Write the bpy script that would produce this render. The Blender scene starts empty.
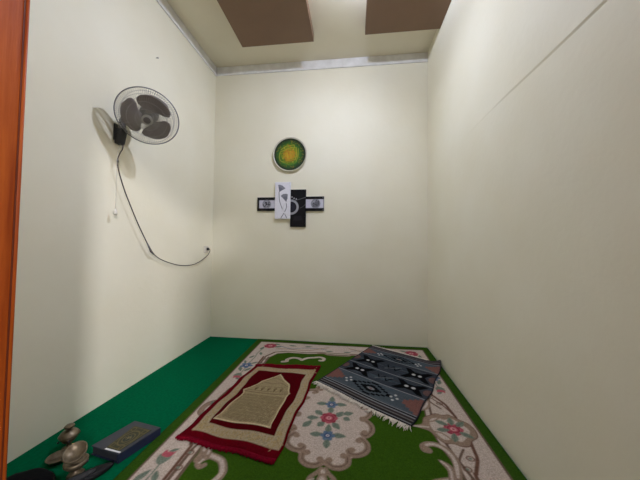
import bpy, bmesh, math, random
import numpy as np
from mathutils import Vector, Matrix
random.seed(7); RNG = np.random.default_rng(7)
SC = 1.1                       # layout is measured in camera heights; 1 unit = 1.1 m
scene = bpy.context.scene
COL = scene.collection

# ------------------------------------------------------------------ colours / materials
def s2l(c):
    c = np.asarray(c, float) / 255.0
    return np.where(c <= .04045, c / 12.92, ((c + .055) / 1.055) ** 2.4)
def rgba(c):
    l = s2l(c); return (float(l[0]), float(l[1]), float(l[2]), 1.0)

def material(name, c1, c2=None, scale=20, rough=.6, metal=0, bump=0, bump_scale=None, detail=4, stretch=None, spec=.5, sheen=0, attr=False, var=.28):
    m = bpy.data.materials.new(name); m.use_nodes = True
    nt = m.node_tree; N = nt.nodes; L = nt.links
    b = N['Principled BSDF']
    b.inputs['Roughness'].default_value = rough; b.inputs['Metallic'].default_value = metal
    b.inputs['Specular IOR Level'].default_value = spec
    if sheen: b.inputs['Sheen Weight'].default_value = sheen
    tc = N.new('ShaderNodeTexCoord'); mp = N.new('ShaderNodeMapping')
    L.new(tc.outputs['Object'], mp.inputs['Vector'])
    if stretch: mp.inputs['Scale'].default_value = stretch
    nz = N.new('ShaderNodeTexNoise'); nz.inputs['Scale'].default_value = scale; nz.inputs['Detail'].default_value = detail
    L.new(mp.outputs['Vector'], nz.inputs['Vector'])
    if attr:
        at = N.new('ShaderNodeAttribute'); at.attribute_name = 'Pattern'
        mx = N.new('ShaderNodeMix'); mx.data_type = 'RGBA'; mx.blend_type = 'MULTIPLY'; mx.inputs['Factor'].default_value = 1
        rp = N.new('ShaderNodeValToRGB')
        rp.color_ramp.elements[0].position = .3; rp.color_ramp.elements[0].color = (1 - var,) * 3 + (1,)
        rp.color_ramp.elements[1].position = .7; rp.color_ramp.elements[1].color = (1 + var * .54,) * 3 + (1,)
        L.new(nz.outputs['Fac'], rp.inputs['Fac'])
        L.new(at.outputs['Color'], mx.inputs['A']); L.new(rp.outputs['Color'], mx.inputs['B'])
        L.new(mx.outputs['Result'], b.inputs['Base Color'])
    else:
        rp = N.new('ShaderNodeValToRGB')
        rp.color_ramp.elements[0].position = .3; rp.color_ramp.elements[0].color = rgba(c1)
        rp.color_ramp.elements[1].position = .7; rp.color_ramp.elements[1].color = rgba(c2 or c1)
        L.new(nz.outputs['Fac'], rp.inputs['Fac']); L.new(rp.outputs['Color'], b.inputs['Base Color'])
    if bump:
        n2 = N.new('ShaderNodeTexNoise'); n2.inputs['Scale'].default_value = bump_scale or scale; n2.inputs['Detail'].default_value = 5
        L.new(mp.outputs['Vector'], n2.inputs['Vector'])
        bp = N.new('ShaderNodeBump'); bp.inputs['Strength'].default_value = bump; bp.inputs['Distance'].default_value = .004
        L.new(n2.outputs['Fac'], bp.inputs['Height']); L.new(bp.outputs['Normal'], b.inputs['Normal'])
    return m

M = {}
M['wall'] = material('cream_wall_paint', (236, 230, 205), (240, 235, 213), 2.2, .6, bump=.25, bump_scale=26, spec=.35)
M['ceiling'] = material('cream_ceiling_paint', (222, 214, 190), (228, 221, 199), 2.5, .7, bump=.1, bump_scale=20)
M['trim'] = material('white_trim_paint', (216, 214, 209), (236, 235, 232), 9, .55, bump=.2, bump_scale=30)
M['board'] = material('brown_board_paint', (118, 92, 70), (124, 97, 74), 3, .6, bump=.05)
M['floor'] = material('grey_cement', (120, 116, 108), (140, 136, 128), 8, .8)
M['wood'] = material('varnished_orange_wood', (142, 56, 6), (182, 88, 22), 7, .5, spec=.25, bump=.2, bump_scale=14, stretch=(9, 9, .7), detail=7)
M['wood_dark'] = material('dark_wood_groove', (92, 34, 12), (112, 46, 18), 7, .45, stretch=(9, 9, .7))
M['emerald'] = material('emerald_felt', (0, 84, 52), (0, 97, 60), 60, .95, bump=.5, bump_scale=500, spec=0.02)
M['rug'] = material('woven_floral_wool', None or (255, 255, 255), None, 160, .95, bump=.6, bump_scale=420, spec=0.02, attr=True)
M['mat'] = material('plush_velvet_pile', (255, 255, 255), None, 150, .9, bump=.7, bump_scale=380, spec=0.02, attr=True)
M['kilim'] = material('flat_woven_wool', (255, 255, 255), None, 190, .9, bump=.6, bump_scale=300, spec=0.02, attr=True)
M['maroon'] = material('maroon_fringe', (92, 5, 22), (118, 12, 32), 90, .9, spec=.02)
M['offwhite'] = material('offwhite_fringe', (196, 186, 170), (226, 218, 204), 90, .9, spec=.02)
M['blade'] = material('smoky_grey_plastic', (122, 111, 110), (130, 119, 117), 6, .35)
M['fan_grey'] = material('grey_plastic', (96, 94, 96), (106, 104, 106), 6, .4)
M['fan_black'] = material('black_plastic', (30, 30, 33), (40, 40, 43), 9, .4)
M['wire'] = material('pale_guard_wire', (168, 166, 164), (180, 178, 176), 9, .4, metal=.3)
M['rim'] = material('grey_guard_rim', (138, 136, 135), (152, 150, 149), 9, .4, metal=.2)
M['cord'] = material('dark_cord', (62, 50, 50), (76, 62, 60), 30, .6)
M['clear'] = material('ivory_plastic', (220, 214, 200), (232, 226, 214), 9, .4)
M['white'] = material('white_plastic', (214, 208, 192), (224, 218, 204), 9, .4)
M['string'] = material('ivory_string', (206, 200, 184), (216, 210, 196), 30, .8)
M['brass'] = material('tarnished_brass', (92, 80, 62), (140, 126, 104), 30, .42, metal=.7, bump=.35, bump_scale=60)
M['ink'] = material('black_cloth', (7, 7, 9), (13, 13, 15), 40, .9, bump=.3, bump_scale=120, spec=.12)
M['leather'] = material('black_leather', (8, 8, 10), (14, 14, 16), 40, .6, bump=.3, bump_scale=80, spec=.25)
M['grey_lining'] = material('grey_lining', (40, 40, 42), (52, 52, 54), 40, .8)
M['navy'] = material('dark_navy_cover', (38, 41, 53), (47, 50, 62), 30, .5, bump=.15, bump_scale=140)
M['navy_dark'] = material('navy_spine', (20, 24, 46), (28, 34, 60), 30, .5)
M['pages'] = material('page_edges', (30, 30, 38), (48, 48, 56), 60, .7, stretch=(1, 1, 40))
M['silver'] = material('silver_strip', (214, 214, 214), (226, 226, 226), 20, .35)
M['art'] = material('painted_canvas', (255, 255, 255), None, 60, .6, spec=.2, bump=.1, attr=True, var=.06)
M['plate'] = material('glazed_plate', (255, 255, 255), None, 40, .3, attr=True, var=.06)
M['plate_rim'] = material('ivory_plate_rim', (196, 190, 168), (212, 206, 186), 20, .35)
M['canvas_edge'] = material('black_canvas_edge', (14, 13, 13), (18, 17, 17), 20, .7, spec=.2)
M['canvas_white'] = material('white_canvas_edge', (214, 212, 214), (222, 220, 222), 20, .6)
M['steel'] = material('nail_steel', (110, 106, 100), (130, 126, 120), 20, .4, metal=.7)
M['bulb'] = bpy.data.materials.new('lit_bulb'); M['bulb'].use_nodes = True
_n = M['bulb'].node_tree.nodes['Principled BSDF']
_n.inputs['Emission Color'].default_value = (.815, .895, 1.18, 1); _n.inputs['Emission Strength'].default_value = 1400

# ------------------------------------------------------------------ object helpers
def link(o, parent=None):
    COL.objects.link(o)
    if parent is not None: o.parent = parent
    return o
def thing(name, label, cat, loc, group=None):
    o = bpy.data.objects.new(name, None); o.empty_display_size = .05
    o.location = Vector(loc) * SC; link(o)
    o['label'] = label; o['category'] = cat
    if group: o['group'] = group
    return o
def tag(o, label, cat, group=None):
    o['label'] = label; o['category'] = cat
    if group: o['group'] = group
    return o
def origin(p):
    v = Vector((0, 0, 0))
    while p is not None: v += p.location; p = p.parent
    return v
def obj(name, bm, mats, parent=None, smooth=False, at=None):
    """bm is in layout units, room coordinates; stored relative to the parent / to `at`."""
    if not isinstance(mats, (list, tuple)): mats = [mats]
    me = bpy.data.meshes.new(name)
    bmesh.ops.recalc_face_normals(bm, faces=bm.faces)
    o_ = Vector(at) * SC if at is not None else Vector((0, 0, 0))
    base = o_ if parent is None else origin(parent)
    for v in bm.verts: v.co = v.co * SC - base
    for f in bm.faces: f.smooth = smooth
    bm.to_mesh(me); bm.free()
    for m in mats: me.materials.append(m)
    ob = bpy.data.objects.new(name, me)
    if parent is None: ob.location = o_
    return link(ob, parent)
def struct(name, bm, mats, parent=None, smooth=False):
    o = obj(name, bm, mats, parent, smooth); o['kind'] = 'structure'; return o

def box(bm, lo, hi, bevel=0, mat=0, M4=None, seg=2):
    r = bmesh.ops.create_cube(bm, size=1)
    vs = r['verts']
    for v in vs:
        v.co = Vector([(lo[i] + hi[i]) / 2 + v.co[i] * (hi[i] - lo[i]) for i in range(3)])
    fs = {f for v in vs for f in v.link_faces}
    for f in fs: f.material_index = mat
    if bevel:
        es = list({e for v in vs for e in v.link_edges})
        rb = bmesh.ops.bevel(bm, geom=es, offset=bevel, segments=seg, profile=.5, affect='EDGES')
        vs = list({v for f in rb['faces'] for v in f.verts} | {v for v in vs if v.is_valid})
        for f in rb['faces']: f.material_index = mat
    if M4 is not None:
        for v in vs: v.co = M4 @ v.co
    return vs
def tube(bm, pts, r, seg=8, closed=False, mat=0, radii=None):
    pts = [Vector(p) for p in pts]; n = len(pts); rings = []
    up = None
    for i, p in enumerate(pts):
        if closed: t = pts[(i + 1) % n] - pts[i - 1]
        else: t = pts[min(i + 1, n - 1)] - pts[max(i - 1, 0)]
        t.normalize()
        if up is None:
            up = Vector((0, 0, 1)) if abs(t.z) < .9 else Vector((1, 0, 0))
        a = (up - t * up.dot(t)).normalized(); b = t.cross(a); up = a
        rr = radii[i] if radii else r
        rings.append([bm.verts.new(p + (a * math.cos(k * 2 * math.pi / seg) + b * math.sin(k * 2 * math.pi / seg)) * rr) for k in range(seg)])
    m = n if closed else n - 1
    for i in range(m):
        A, B = rings[i], rings[(i + 1) % n]
        for k in range(seg):
            f = bm.faces.new((A[k], A[(k + 1) % seg], B[(k + 1) % seg], B[k])); f.material_index = mat
    if not closed:
        for R_ in (rings[0][::-1], rings[-1]):
            f = bm.faces.new(R_); f.material_index = mat
def lathe(bm, prof, c, ax=(0, 0, 1), seg=40, mat=0):
    """prof: list of (radius, height) along the axis from c."""
    ax = Vector(ax).normalized(); c = Vector(c)
    a = ax.orthogonal().normalized(); b = ax.cross(a)
    rings = []
    for r, h in prof:
        if r < 1e-6: rings.append([bm.verts.new(c + ax * h)])
        else: rings.append([bm.verts.new(c + ax * h + (a * math.cos(k * 2 * math.pi / seg) + b * math.sin(k * 2 * math.pi / seg)) * r) for k in range(seg)])
    for A, B in zip(rings, rings[1:]):
        for k in range(seg):
            k2 = (k + 1) % seg
            if len(A) == 1 and len(B) == 1: break
            if len(A) == 1: f = bm.faces.new((A[0], B[k2], B[k]))
            elif len(B) == 1: f = bm.faces.new((A[k], A[k2], B[0]))
            else: f = bm.faces.new((A[k], A[k2], B[k2], B[k]))
            f.material_index = mat
def cr(pts, n=8, closed=False):
    """Catmull-Rom resample (any dimension)."""
    P = [np.asarray(p, float) for p in pts]; out = []
    m = len(P) if closed else len(P) - 1
    for i in range(m):
        if closed: p0, p1, p2, p3 = P[i - 1], P[i], P[(i + 1) % len(P)], P[(i + 2) % len(P)]
        else: p0, p1, p2, p3 = P[max(i - 1, 0)], P[i], P[i + 1], P[min(i + 2, len(P) - 1)]
        for k in range(n):
            t = k / n
            out.append(.5 * ((2 * p1) + (p2 - p0) * t + (2 * p0 - 5 * p1 + 4 * p2 - p3) * t * t + (3 * p1 - p0 - 3 * p2 + p3) * t ** 3))
    if not closed: out.append(P[-1])
    return out

# ------------------------------------------------------------------ pattern painter (woven / painted designs, per-vertex colour)
class Pattern:
    def __init__(s, x, y, base, aa):
        s.x, s.y, s.aa = x.ravel(), y.ravel(), aa
        s.c = np.tile(s2l(base), (s.x.size, 1))
    def _sel(s, x0, x1, y0, y1, pad):
        return np.nonzero((s.x > x0 - pad) & (s.x < x1 + pad) & (s.y > y0 - pad) & (s.y < y1 + pad))[0]
    def _mix(s, i, d, col, op=1):
        a = np.clip(.5 - d / s.aa, 0, 1)[:, None] * op
        s.c[i] = s.c[i] * (1 - a) + s2l(col) * a
    def ell(s, cx, cy, rx, ry, col, rot=0, ring=0, op=1):
        R = max(rx, ry); i = s._sel(cx - R, cx + R, cy - R, cy + R, s.aa + ring)
        if not i.size: return
        c, n = math.cos(rot), math.sin(rot); dx, dy = s.x[i] - cx, s.y[i] - cy
        u, v = (dx * c + dy * n) / rx, (-dx * n + dy * c) / ry
        d = (np.hypot(u, v) - 1) * min(rx, ry)
        if ring: d = np.abs(d) - ring / 2
        s._mix(i, d, col, op)
    def poly(s, pts, col, op=1, smooth=0):
        if smooth: pts = cr(pts, smooth, True)
        P = np.array(pts, float); i = s._sel(P[:, 0].min(), P[:, 0].max(), P[:, 1].min(), P[:, 1].max(), s.aa)
        if not i.size: return
        x, y = s.x[i], s.y[i]; ins = np.zeros(i.size, bool); d = np.full(i.size, 1e9)
        for k in range(len(P)):
            (ax, ay), (bx, by) = P[k - 1], P[k]
            ex, ey = bx - ax, by - ay; l = ex * ex + ey * ey + 1e-18
            t = np.clip(((x - ax) * ex + (y - ay) * ey) / l, 0, 1)
            d = np.minimum(d, np.hypot(x - ax - t * ex, y - ay - t * ey))
            c = (ay > y) != (by > y)
            if ey: ins ^= c & (x < ex * (y - ay) / ey + ax)
        s._mix(i, np.where(ins, -d, d), col, op)
    def line(s, pts, w, col, w2=None, smooth=0, op=1):
        if smooth: pts = cr(pts, smooth)
        P = np.array(pts, float); pad = max(w, w2 or w)
        i = s._sel(P[:, 0].min(), P[:, 0].max(), P[:, 1].min(), P[:, 1].max(), pad + s.aa)
        if not i.size: return
        x, y = s.x[i], s.y[i]; d = np.full(i.size, 1e9); n = len(P) - 1
        for k in range(n):
            (ax, ay), (bx, by) = P[k], P[k + 1]
            ex, ey = bx - ax, by - ay; l = ex * ex + ey * ey + 1e-18
            t = np.clip(((x - ax) * ex + (y - ay) * ey) / l, 0, 1)
            ww = w / 2 if w2 is None else (w + (w2 - w) * ((k + t) / n)) / 2
            d = np.minimum(d, np.hypot(x - ax - t * ex, y - ay - t * ey) - ww)
        s._mix(i, d, col, op)

def sheet(name, nu, nv, pos, colors, thick, mat, parent=None, at=None, flip=False):
    """Dense sheet: pos (nv,nu,3) in layout units is the visible face; a skirt and a back close it. colours (nv*nu,3)."""
    base = Vector(at) * SC if at is not None else Vector((0, 0, 0))
    base = base if parent is None else origin(parent)
    top = pos.reshape(-1, 3).copy()
    ring = np.concatenate([np.arange(nu), np.arange(1, nv) * nu + nu - 1, (nv - 1) * nu + np.arange(nu - 2, -1, -1), np.arange(nv - 2, 0, -1) * nu])
    # back direction
    low = top[ring] - thick if isinstance(thick, np.ndarray) and thick.shape == (3,) else thick[ring]
    V = np.concatenate([top, low]) * SC - np.array(base)
    j, i = np.meshgrid(np.arange(nv - 1), np.arange(nu - 1), indexing='ij'); a = (j * nu + i).ravel()
    Q = np.stack([a, a + 1, a + nu + 1, a + nu], 1)
    n0 = nu * nv; k = np.arange(len(ring)); k2 = (k + 1) % len(ring)
    Sk = np.stack([ring[k2], ring[k], n0 + k, n0 + k2], 1)
    if flip: Q = Q[:, ::-1]; Sk = Sk[:, ::-1]
    quads = np.concatenate([Q, Sk]); bot = n0 + k[::-1]
    if flip: bot = bot[::-1]
    me = bpy.data.meshes.new(name)
    me.vertices.add(len(V)); me.vertices.foreach_set('co', V.ravel())
    loops = np.concatenate([quads.ravel(), bot]).astype(np.int32)
    me.loops.add(len(loops)); me.loops.foreach_set('vertex_index', loops)
    st = np.concatenate([np.arange(len(quads)) * 4, [len(quads) * 4]]).astype(np.int32)
    me.polygons.add(len(st)); me.polygons.foreach_set('loop_start', st)
    me.update(calc_edges=True); me.validate()
    at_ = me.color_attributes.new('Pattern', 'FLOAT_COLOR', 'POINT')
    cc = np.ones((len(V), 4), np.float32); cc[:n0, :3] = colors; cc[n0:, :3] = colors[ring]
    at_.data.foreach_set('color', cc.ravel())
    me.polygons.foreach_set('use_smooth', np.concatenate([np.ones(len(Q), bool), np.zeros(len(Sk) + 1, bool)]))
    me.materials.append(mat)
    o = bpy.data.objects.new(name, me)
    if parent is None and at is not None: o.location = Vector(at) * SC
    return link(o, parent)

# ================================================================== THE ROOM
XL, XR, YB, H = -1.5544, .7672, 2.847, 3.035
YF = .38                                     # outer face of the front wall (camera stands in the doorway)
bm = bmesh.new(); box(bm, (-3.2, -3.2, -.12), (2.6, YB + .12, -.006)); struct('floor', bm, M['floor'])
bm = bmesh.new(); box(bm, (XL - .12, YF, H), (XR + .12, YB + .12, H + .1)); struct('ceiling', bm, M['ceiling'])
bm = bmesh.new(); box(bm, (XL - .12, YF, -.006), (XL, YB + .12, H)); struct('wall_left', bm, M['wall'])
bm = bmesh.new(); box(bm, (XL, YB, -.006), (XR, YB + .12, H)); struct('wall_back', bm, M['wall'])
# right wall: the upper render coat stands a little proud towards the door and dies away deeper in the room
bm = bmesh.new()
ys = [YF] + [YF + (YB + .12 - YF) * k / 24 for k in range(1, 25)]
zs = [-.006, 1.0, 1.6, 1.765, 1.775, 1.80, 2.3, H]
def proud(y, z):
    return 0 if z < 1.77 else .0045 * max(0, min(1, (1.95 - y) / 1.1)) * (1 if z < 2.0 else max(.35, 1 - (z - 2.0) * .6))
G = [[bm.verts.new((XR - proud(y, z), y, z + (.02 * math.sin(y * 5) * .3 if 1.7 < z < 1.82 else 0))) for z in zs] for y in ys]
for a, b in zip(G, G[1:]):
    for k in range(len(zs) - 1): bm.faces.new((a[k], a[k + 1], b[k + 1], b[k]))
Bk = [[bm.verts.new((XR + .12, y, z)) for z in (zs[0], zs[-1])] for y in (ys[0], ys[-1])]
bm.faces.new((Bk[0][0], Bk[0][1], Bk[1][1], Bk[1][0]))
bm.faces.new([g[0] for g in G] + [Bk[1][0], Bk[0][0]])
bm.faces.new([g[-1] for g in G] + [Bk[1][1], Bk[0][1]])
bm.faces.new(G[0] + [Bk[0][1], Bk[0][0]]); bm.faces.new(G[-1] + [Bk[1][1], Bk[1][0]])
struct('wall_right', bm, M['wall'])
# front wall with the doorway
JX0, JX1, DH = -.715, .55, 2.02
bm = bmesh.new()
box(bm, (XL - .12, YF - .02, -.006), (JX0 - .11, YF + .08, H + .1))
box(bm, (JX1 + .11, YF - .02, -.006), (XR + .12, YF + .08, H + .1))
box(bm, (JX0 - .11, YF - .02, DH + .11), (JX1 + .11, YF + .08, H + .1))
struct('wall_front', bm, M['wall'])
door = bpy.data.objects.new('door_1', None); link(door); door['kind'] = 'structure'
def lean(bm, s):                               # the left jamb is not quite plumb
    if s < 0:
        for v in bm.verts: v.co.x += .0092 * (v.co.z - 1.46)
for s, x in ((-1, JX0), (1, JX1)):
    bm = bmesh.new()
    lo, hi = (x - .11, x) if s < 0 else (x, x + .11)
    box(bm, (lo, YF - .05, -.006), (hi, YF + .12, DH + .11), .002); lean(bm, s)
    struct('door_jamb', bm, M['wood'], door)
    bm = bmesh.new()                          # rounded bead on the room-side arris, with a dark groove before it
    xs = x if s < 0 else x
    tube(bm, [(xs, YF + .1165, 0.0), (xs, YF + .1165, DH)], .0036, 10)
    lean(bm, s)
    struct('door_bead', bm, M['wood'], door, True)
    bm = bmesh.new(); box(bm, (xs - .0012, YF + .110, 0), (xs + .0012, YF + .1132, DH)); lean(bm, s); struct('door_groove', bm, M['wood_dark'], door)
# added unseen leaf at the right jamb, trims the daylight on the left wall
bm = bmesh.new()
lf = box(bm, (0, -.74, .008), (.036, 0, DH - .006), .004)
for k in range(2):
    box(bm, (-.006, -.64, .18 + .95 * k), (.002, -.10, .98 + .86 * k), .003)
for v in bm.verts: v.co = Matrix.Rotation(.09, 4, 'Z') @ v.co + Vector((JX1 + .012, YF - .056, 0))
lo_ = struct('daylight_blocker_leaf', bm, M['wood'], door)
bm = bmesh.new(); box(bm, (JX0, YF - .05, DH), (JX1, YF + .12, DH + .11), .004); struct('door_head', bm, M['wood'], door)
# cornice boards
def cornice(name, lo, hi, horizontal):
    bm = bmesh.new(); box(bm, lo, hi, .004)
    return struct(name, bm, M['trim'])
cornice('trim_1', (XL, YF + .08, H - .098), (XL + .014, YB, H), 0)
cornice('trim_2', (XL + .014, YB - .014, H - .098), (XR, YB, H), 1)

# brown boards fixed under the ceiling
PB = 2.957
bm = bmesh.new(); box(bm, (-1.082, .62, PB), (-.374, 2.473, H), .002)
tag(obj('ceiling_panel', bm, M['board'], at=(-.72, 1.5, PB)), 'flat brown board under the ceiling, the left one nearer the fan wall', 'ceiling panel', 'brown boards under the ceiling')
bm = bmesh.new(); box(bm, (.105, .62, PB), (XR - .002, 2.442, H), .002)
tag(obj('ceiling_panel', bm, M['board'], at=(.43, 1.5, PB)), 'flat brown board under the ceiling, butting against the right-hand wall', 'ceiling panel', 'brown boards under the ceiling')

# the lit bulb between the two boards (above the photograph's top edge)
LAMP = Vector((.015, 1.72, 2.946))
t = thing('ceiling_lamp', 'flat round lit lamp in a white holder between the two brown boards', 'ceiling lamp', (LAMP.x, LAMP.y, H))
bm = bmesh.new(); lathe(bm, [(0, 0), (.04, 0), (.04, -.012), (.02, -.018), (.018, -.072), (0, -.072)], (LAMP.x, LAMP.y, H)); obj('lamp_holder', bm, M['white'], t, True)
bm = bmesh.new(); bmesh.ops.create_uvsphere(bm, u_segments=24, v_segments=14, radius=.042, matrix=Matrix.Translation(LAMP))
LN = Vector((-.33, 0, -.944))              # flat lamp tilted towards the fan wall
for v in bm.verts:
    d = v.co - LAMP; v.co = v.co - LN * d.dot(LN) * .79
obj('bulb', bm, M['bulb'], t, True)

# ================================================================== FLOOR COVERINGS
bm = bmesh.new(); box(bm, (XL + .002, YF + .13, -.006), (XR - .002, YB - .003, 0), .001)
# gently uneven back edge is hidden under the rug on the right
tag(obj('carpet', bm, M['emerald'], at=(-1.2, 1.6, 0)), 'plain emerald green felt carpet along the left wall, under the floral rug', 'carpet')

CREAM, TAUPE, DTAUPE, GRN, DGRN = (192, 176, 162), (144, 122, 104), (106, 86, 72), (52, 82, 17), (48, 78, 19)
PINK, DPINK, BLUE, DBLUE, LEAF, BROWN = (172, 84, 94), (140, 54, 66), (92, 112, 134), (58, 78, 112), (114, 124, 108), (104, 74, 60)
def floral_rug():
    x0, x1, y0, y1 = -1.0, .7585, .52, 2.836
    uc, vc = -.12, 1.6; st = .0042
    nu, nv = int((x1 - x0) / st), int((y1 - y0) / st)
    X, Y = np.meshgrid(np.linspace(x0, x1, nu), np.linspace(y0, y1, nv))
    P = Pattern(X - uc, Y - vc, DGRN, .006)
    Q4 = [(1, 1), (1, -1), (-1, 1), (-1, -1)]
    m = lambda pts, s: [(p[0] * s[0], p[1] * s[1]) for p in pts]
    def rect(a, b, col): P.poly([(-a, -b), (a, -b), (a, b), (-a, b)], col)
    rect(.818, 1.150, DTAUPE); rect(.808, 1.140, CREAM)
    def flower(cx, cy, r, c1, c2, n=5, rot=0):
        for k in range(n):
            t = rot + k * 2 * math.pi / n
            P.ell(cx + .6 * r * math.cos(t), cy + .6 * r * math.sin(t), .5 * r, .38 * r, c1, t)
        P.ell(cx, cy, .5 * r, .5 * r, c2); P.ell(cx, cy, .26 * r, .26 * r, (206, 196, 190)); P.ell(cx, cy, .13 * r, .13 * r, c2)
    def rose(cx, cy, r):
        for k in range(8):
            t = k * math.pi / 4; P.ell(cx + .66 * r * math.cos(t), cy + .66 * r * math.sin(t), .38 * r, .36 * r, DPINK if k % 2 else PINK)
        P.ell(cx, cy, .74 * r, .7 * r, PINK); P.ell(cx, cy, .55 * r, .52 * r, DPINK, ring=.16 * r)
        P.ell(cx, cy, .3 * r, .28 * r, (206, 150, 148)); P.ell(cx, cy, .12 * r, .12 * r, DPINK)
    def leaf(cx, cy, l, w, rot, col=LEAF):
        c, s = math.cos(rot), math.sin(rot)
        pts = [(-l, 0), (-.3 * l, w), (.35 * l, w * .8), (l, 0), (.35 * l, -w * .8), (-.3 * l, -w)]
        P.poly([(cx + a * c - b * s, cy + a * s + b * c) for a, b in pts], col, smooth=4)
        P.line([(cx - .8 * l * c, cy - .8 * l * s), (cx + .7 * l * c, cy + .7 * l * s)], .003, (84, 104, 92))
    # green field with its waisted outline
    fld = [(.600, 0), (.600, .05), (.62, .20), (.655, .34), (.655, .80), (.60, .90), (.50, .935), (.30, .93), (.16, .955), (0, .95)]
    full = fld + [(-a, b) for a, b in fld[::-1]] + [(-a, -b) for a, b in fld[1:]] + [(a, -b) for a, b in fld[::-1][1:-1]]
    P.poly(full, DTAUPE); 
    P.poly([(a * .975, b * .985) for a, b in full], CREAM)
    P.poly([(a * .938, b * .965) for a, b in full], DTAUPE)
    P.poly([(a * .925, b * .958) for a, b in full], GRN)
    for s in Q4:
        # ribbon running from the side cartouche to the long border lines
        P.line(m([(.735, .09), (.725, .17), (.715, .228), (.675, .31), (.665, .36), (.666, .78)], s), .017, BROWN, smooth=5)
        P.line(m([(.675, .17), (.630, .24), (.612, .30), (.615, .40), (.62, .78)], s), .012, DTAUPE, smooth=5)
        for b_ in (.226, .293, .364, .453, .55, .64, .73):
            a_ = .685 if b_ < .25 else .645
            P.ell(a_ * s[0], b_ * s[1], .017, .014, BROWN, ring=.006)
            P.ell(a_ * s[0], b_ * s[1], .008, .007, LEAF)
        # tulips on the side bands
        P.line(m([(.738, .55), (.739, .46), (.745, .40)], s), .008, LEAF, smooth=4)
        P.poly(m([(.772, .43), (.776, .39), (.744, .375), (.715, .395), (.722, .43), (.744, .45)], s), LEAF, smooth=4)
        P.poly(m([(.77, .395), (.765, .362), (.748, .375), (.737, .352), (.725, .372), (.712, .365), (.722, .40), (.745, .405)], s), PINK, smooth=3)
        leaf(.772 * s[0], .515 * s[1], .04, .016, 1.15 * s[0] * s[1]); leaf(.71 * s[0], .515 * s[1], .038, .014, -1.1 * s[0] * s[1])
        flower(.748 * s[0], .585 * s[1], .05, BLUE, DBLUE); leaf(.70 * s[0], .64 * s[1], .035, .013, .8); leaf(.785 * s[0], .65 * s[1], .03, .012, 2.0)
        leaf(.728 * s[0], .36 * s[1], .022, .01, .5 * s[0] * s[1])
        P.line(m([(.748, .63), (.738, .74), (.748, .86), (.73, .98)], s), .008, LEAF, smooth=4)
        leaf(.768 * s[0], .76 * s[1], .036, .013, 1.2); leaf(.712 * s[0], .84 * s[1], .036, .013, -1.2)
        # end bands
        rose(.684 * s[0], 1.045 * s[1], .062); leaf(.60 * s[0], 1.03 * s[1], .04, .018, .4); leaf(.745 * s[0], .975 * s[1], .04, .016, 1.4); leaf(.62 * s[0], 1.09 * s[1], .036, .014, -.5)
        P.line(m([(.58, 1.05), (.46, .995), (.36, 1.03), (.22, 1.04), (.12, 1.02)], s), .010, BLUE, smooth=5)
        P.line(m([(.60, .975), (.50, .985), (.38, .975), (.27, .985), (.17, 1.045), (.1, 1.08)], s), .012, TAUPE, smooth=5)
        leaf(.30 * s[0], 1.075 * s[1], .04, .015, .2); leaf(.46 * s[0], 1.075 * s[1], .04, .015, -.2)
        leaf(.085 * s[0], .985 * s[1], .036, .014, .1)
        P.line(m([(.19, .93), (.13, .93), (.09, .90), (.0, .895)], s), .022, TAUPE, smooth=5)
        # arch scroll towards the ends of the field
        P.line(m([(.47, .70), (.435, .715), (.44, .75), (.40, .79), (.345, .785), (.31, .755)], s), .030, CREAM, smooth=6)
        P.line(m([(.31, .755), (.27, .80), (.21, .82), (.16, .835), (.12, .81), (.125, .77), (.15, .765)], s), .030, CREAM, smooth=6)
        P.line(m([(.47, .70), (.435, .715), (.44, .75), (.40, .79), (.345, .785), (.31, .755)], s), .006, TAUPE, smooth=6)
        # C scroll near the sides of the field
        P.line(m([(.572, .322), (.568, .36), (.53, .37), (.475, .39), (.442, .435), (.438, .47), (.46, .515), (.52, .545)], s), .036, TAUPE, smooth=6)
        P.line(m([(.535, .372), (.560, .395), (.572, .42), (.552, .436), (.538, .425)], s), .026, TAUPE, smooth=6)
        P.line(m([(.572, .330), (.566, .355), (.53, .37), (.475, .39), (.446, .435), (.442, .47), (.462, .51)], s), .019, CREAM, smooth=6)
        P.line(m([(.535, .372), (.560, .395), (.568, .415)], s), .012, CREAM, smooth=6)
        # scroll below / above each side cartouche
        P.line(m([(.502, .198), (.484, .194), (.486, .168), (.520, .150), (.566, .158), (.602, .20), (.607, .273), (.585, .345), (.585, .40)], s), .036, TAUPE, smooth=6)
        P.ell(.500 * s[0], .193 * s[1], .019, .019, TAUPE)
        P.line(m([(.502, .160), (.535, .150), (.570, .165), (.600, .21), (.604, .27), (.585, .34)], s), .017, CREAM, smooth=6)
        P.poly(m([(.530, .250), (.575, .275), (.585, .32), (.56, .39), (.535, .38), (.552, .32), (.545, .29)], s), TAUPE, smooth=3)
        P.line(m([(.542, .262), (.566, .30), (.556, .36)], s), .011, CREAM, smooth=4)
    # side cartouches
    for sx in (1, -1):
        s = (sx, 1)
        out = [(.465, -.016), (.495, -.002), (.522, .012), (.545, .07), (.59, .098), (.626, .118), (.665, .105), (.70, .115), (.745, .075), (.785, .04), (.80, -.02), (.785, -.075), (.745, -.105), (.72, -.145), (.677, -.152), (.64, -.135), (.598, -.139), (.565, -.09), (.545, -.05), (.50, -.030)]
        P.poly(m(out, s), BROWN, smooth=3); P.poly(m([(.63 + (a - .63) * .97, -.015 + (b + .015) * .955) for a, b in out], s), TAUPE, smooth=3)
        inn = [(.565, -.005), (.580, .055), (.63, .075), (.66, .06), (.70, .078), (.735, .04), (.765, -.02), (.735, -.07), (.69, -.115), (.655, -.10), (.605, -.108), (.578, -.06)]
        P.poly(m(inn, s), CREAM, smooth=3)
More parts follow.
